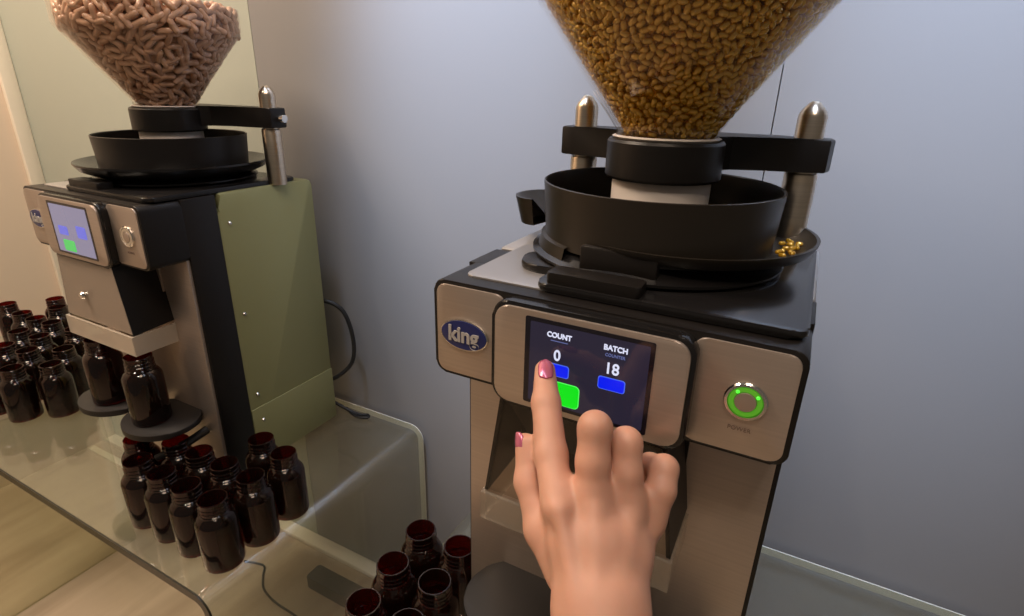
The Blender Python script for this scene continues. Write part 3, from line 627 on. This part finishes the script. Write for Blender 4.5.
# ------------------------------------------------------------------ the hand
def hand():
    K = {
      'index': [(-0.0923, 0.2399, 0.7501, 0.0094), (-0.1076, 0.2626, 0.7648, 0.0100), (-0.1231, 0.2870, 0.7835, 0.0091), (-0.1334, 0.3064, 0.7956, 0.0069)],
      'middle': [(-0.0755, 0.2497, 0.7498, 0.0094), (-0.0799, 0.2582, 0.7728, 0.0096), (-0.0829, 0.2660, 0.7901, 0.0096), (-0.0913, 0.2880, 0.7703, 0.0087), (-0.0907, 0.2876, 0.7466, 0.0083)],
      'ring': [(-0.0578, 0.2631, 0.7429, 0.0089), (-0.0630, 0.2695, 0.7634, 0.0092), (-0.0670, 0.2776, 0.7784, 0.0092), (-0.0722, 0.2960, 0.7602, 0.0085), (-0.0707, 0.2940, 0.7376, 0.0083)],
      'pinky': [(-0.0463, 0.2722, 0.7335, 0.0086), (-0.0443, 0.2820, 0.7506, 0.0086), (-0.0457, 0.2911, 0.7591, 0.0084), (-0.0565, 0.3039, 0.7488, 0.0079), (-0.0597, 0.2970, 0.7368, 0.0073)],
      'thumb': [(-0.0828, 0.2287, 0.7137, 0.0096), (-0.1025, 0.2413, 0.7269, 0.0092), (-0.1196, 0.2569, 0.7441, 0.0077), (-0.1283, 0.2689, 0.7623, 0.0063)],
    }
    palm = [
      [(-0.0928, 0.2446, 0.7449, 0.0098), (-0.0666, 0.2181, 0.7143, 0.0129)],
      [(-0.0759, 0.2513, 0.7484, 0.0103), (-0.0593, 0.2194, 0.7170, 0.0144)],
      [(-0.0594, 0.2646, 0.7426, 0.0099), (-0.0510, 0.2247, 0.7163, 0.0139)],
      [(-0.0500, 0.2738, 0.7306, 0.0090), (-0.0498, 0.2287, 0.7130, 0.0125)],
      [(-0.0661, 0.2166, 0.7160, 0.0128), (-0.0632, 0.2104, 0.7095, 0.0132), (-0.0478, 0.1813, 0.6966, 0.0140), (-0.0280, 0.1406, 0.6632, 0.0146)],
      [(-0.0491, 0.2257, 0.7164, 0.0123), (-0.0455, 0.2199, 0.7100, 0.0127), (-0.0317, 0.1899, 0.6970, 0.0135), (-0.0106, 0.1498, 0.6637, 0.0146)],
      [(-0.0576, 0.2211, 0.7162, 0.0139), (-0.0542, 0.2144, 0.7106, 0.0142), (-0.0399, 0.1840, 0.6988, 0.0153), (-0.0191, 0.1440, 0.6660, 0.0161)],
      [(-0.0900, 0.2517, 0.7523, 0.0058), (-0.0774, 0.2571, 0.7550, 0.0064), (-0.0603, 0.2693, 0.7488, 0.0065), (-0.0494, 0.2780, 0.7366, 0.0060)],
      [(-0.0790, 0.2360, 0.7312, 0.0118), (-0.0658, 0.2395, 0.7345, 0.0122), (-0.0537, 0.2496, 0.7266, 0.0113)],
    ]
    h = 0.0011
    lo = np.array([-0.155, 0.125, 0.640]); hi = np.array([-0.005, 0.330, 0.815])
    nx, ny, nz = [int(v) for v in np.ceil((hi - lo) / h)]
    X, Y, Zg = np.meshgrid(*(lo[i] + h * np.arange(n_) for i, n_ in enumerate((nx, ny, nz))), indexing='ij')
    P = np.stack([X, Y, Zg], -1).astype(np.float32)
    def cap(a, b):
        a3 = np.array(a[:3], np.float32); b3 = np.array(b[:3], np.float32); ab = b3 - a3
        t = np.clip(((P - a3) @ ab) / (ab @ ab), 0, 1)
        d = P - a3 - t[..., None] * ab
        return np.sqrt((d * d).sum(-1)) - (a[3] + (b[3] - a[3]) * t)
    def smin(a, b, k):
        hh = np.clip(0.5 + 0.5 * (b - a) / k, 0, 1)
        return b + (a - b) * hh - k * hh * (1 - hh)
    def chain(l, k):
        d = None
        for a, b in zip(l, l[1:]):
            c = cap(a, b); d = c if d is None else smin(d, c, k)
        return d
    body = None
    for l in palm:
        c = chain(l, 0.008); body = c if body is None else smin(body, c, 0.012)
    th = chain(K['thumb'], 0.006)
    fingers = {k: chain(K[k], 0.0035) for k in ('index', 'middle', 'ring', 'pinky')}
    # knuckle swellings
    def ball(p, r): return np.sqrt(((P - np.array(p, np.float32)) ** 2).sum(-1)) - r
    def out(j, t_): return tuple(np.array(j[:3]) + np.array(t_))
    F = None
    for k in ('index', 'middle', 'ring', 'pinky'):
        d = fingers[k]
        j1, j2 = K[k][1], K[k][2]
        F = d if F is None else smin(F, d, 0.0012)
    D = smin(body, F, 0.007)
    D = smin(D, th, 0.006)
    up_ = -np.array(FWD) * 1.0
    # extensor tendons from the knuckles towards the wrist
    for k, w in (('index', (-0.0655, 0.2095, 0.7130)), ('middle', (-0.0590, 0.2115, 0.7140)), ('ring', (-0.0530, 0.2150, 0.7140))):
        j = np.array(K[k][0][:3]) + up_ * 0.0082; e = np.array(w) + up_ * 0.0110
        D = smin(D, cap((*j, 0.0020), (*e, 0.0014)), 0.008)
    D = D.astype(np.float64)
    # surface nets
    inside = D < 0
    c = [inside[i:nx - 1 + i, j:ny - 1 + j, k:nz - 1 + k] for i in (0, 1) for j in (0, 1) for k in (0, 1)]
    s = sum(x.astype(np.int8) for x in c); mixed = (s > 0) & (s < 8)
    idx = -np.ones(mixed.shape, int); cells = np.argwhere(mixed); idx[mixed] = np.arange(len(cells))
    acc = np.zeros((len(cells), 3)); cnt = np.zeros(len(cells))
    corners = [(i, j, k) for i in (0, 1) for j in (0, 1) for k in (0, 1)]
    for a in range(8):
        for b in range(a + 1, 8):
            ca, cb_ = np.array(corners[a]), np.array(corners[b])
            if np.abs(ca - cb_).sum() != 1: continue
            da = D[tuple((cells + ca).T)]; db = D[tuple((cells + cb_).T)]
            m_ = (da < 0) != (db < 0); t = np.where(m_, da / np.where(m_, da - db, 1), 0)
            acc += np.where(m_[:, None], ca + t[:, None] * (cb_ - ca), 0); cnt += m_
    V = lo + h * (cells + acc / cnt[:, None])
    quads = []
    for ax_ in range(3):
        u, v = [(1, 2), (2, 0), (0, 1)][ax_]
        sl0 = [slice(1, n_ - 1) for n_ in (nx, ny, nz)]; sl1 = list(sl0)
        sl0[ax_] = slice(0, (nx, ny, nz)[ax_] - 1); sl1[ax_] = slice(1, (nx, ny, nz)[ax_])
        A, B = inside[tuple(sl0)], inside[tuple(sl1)]
        e = np.argwhere(A != B); off = np.array([1, 1, 1]); off[ax_] = 0; e = e + off
        flip = A[tuple((e - off).T)]
        du = np.zeros(3, int); du[u] = 1; dv = np.zeros(3, int); dv[v] = 1
        q = np.stack([idx[tuple((e - du - dv).T)], idx[tuple((e - dv).T)], idx[tuple(e.T)], idx[tuple((e - du).T)]], 1)
        ok = (q >= 0).all(1); q = q[ok]; fl = flip[ok]
        q[~fl] = q[~fl][:, ::-1]
        quads.append(q)
    Q = np.concatenate(quads)
    # a little Laplacian smoothing
    for _ in range(3):
        S_ = np.zeros_like(V); n_ = np.zeros(len(V))
        for a in range(4):
            b = (a + 1) % 4
            np.add.at(S_, Q[:, a], V[Q[:, b]]); np.add.at(n_, Q[:, a], 1)
            np.add.at(S_, Q[:, b], V[Q[:, a]]); np.add.at(n_, Q[:, b], 1)
        V = V * 0.5 + 0.5 * S_ / np.maximum(n_, 1)[:, None]
    base = np.array([-0.045, 0.16, 0.67])
    me = bpy.data.meshes.new('hand'); me.from_pydata((V - base).tolist(), [], Q.tolist()); me.update()
    o = link('hand', me, M['skin'], None, None); o.location = base
    tag(o, 'right hand with pink nails pressing the touchscreen with its index finger, other fingers curled', 'hand')
    # nails
    def nail(center, axis, normal, L, Wd, rad, name='nail'):
        axis = Vector(axis).normalized(); normal = Vector(normal); normal = (normal - axis * normal.dot(axis)).normalized(); side = axis.cross(normal)
        b = bmesh.new(); nu, nv = 12, 10; G = []; G2 = []
        for i in range(nu + 1):
            t = -1 + 2 * i / nu; row, row2 = [], []
            wd = Wd * (max(0.0, 1 - abs(t) ** 3.2)) ** 0.5
            wd = max(wd, Wd * 0.12)
            for j in range(nv + 1):
                s_ = -1 + 2 * j / nv; ang = s_ * wd / rad
                p = Vector(center) - normal * rad + axis * (t * L) + side * (rad * math.sin(ang)) + normal * (rad * math.cos(ang)) - normal * (0.0009 * t * t)
                row.append(b.verts.new(p - Vector(base))); row2.append(b.verts.new(p - normal * 0.0016 - Vector(base)))
            G.append(row); G2.append(row2)
        for i in range(nu):
            for j in range(nv):
                b.faces.new([G[i][j], G[i + 1][j], G[i + 1][j + 1], G[i][j + 1]]); b.faces.new([G2[i][j], G2[i][j + 1], G2[i + 1][j + 1], G2[i + 1][j]])
        for i in range(nu):
            b.faces.new([G[i][0], G2[i][0], G2[i + 1][0], G[i + 1][0]]); b.faces.new([G[i][nv], G[i + 1][nv], G2[i + 1][nv], G2[i][nv]])
        for j in range(nv):
            b.faces.new([G[0][j], G[0][j + 1], G2[0][j + 1], G2[0][j]]); b.faces.new([G[nu][j], G2[nu][j], G2[nu][j + 1], G[nu][j + 1]])
        n_ = obj(name, b, M['nail'], o, 60); n_['label'] = 'pink metallic varnished nail'
    ji, jt = Vector(K['index'][2][:3]), Vector(K['index'][3][:3]); ax_ = (jt - ji).normalized()
    nrm = (-FWD); nrm = (nrm - ax_ * nrm.dot(ax_)).normalized()
    nail(jt - ax_ * 0.0036 + nrm * 0.0086, ax_ - nrm * 0.16, nrm, 0.0082, 0.0056, 0.0070)
    ji, jt = Vector(K['thumb'][2][:3]), Vector(K['thumb'][3][:3]); ax_ = (jt - ji).normalized()
    nrm = (-RIGHT * 0.95 - FWD * 0.45); nrm = (nrm - ax_ * nrm.dot(ax_)).normalized()
    nail(jt - ax_ * 0.001 + nrm * 0.0064, ax_, nrm, 0.0080, 0.0052, 0.0064)
hand()
bpy.context.view_layer.update()
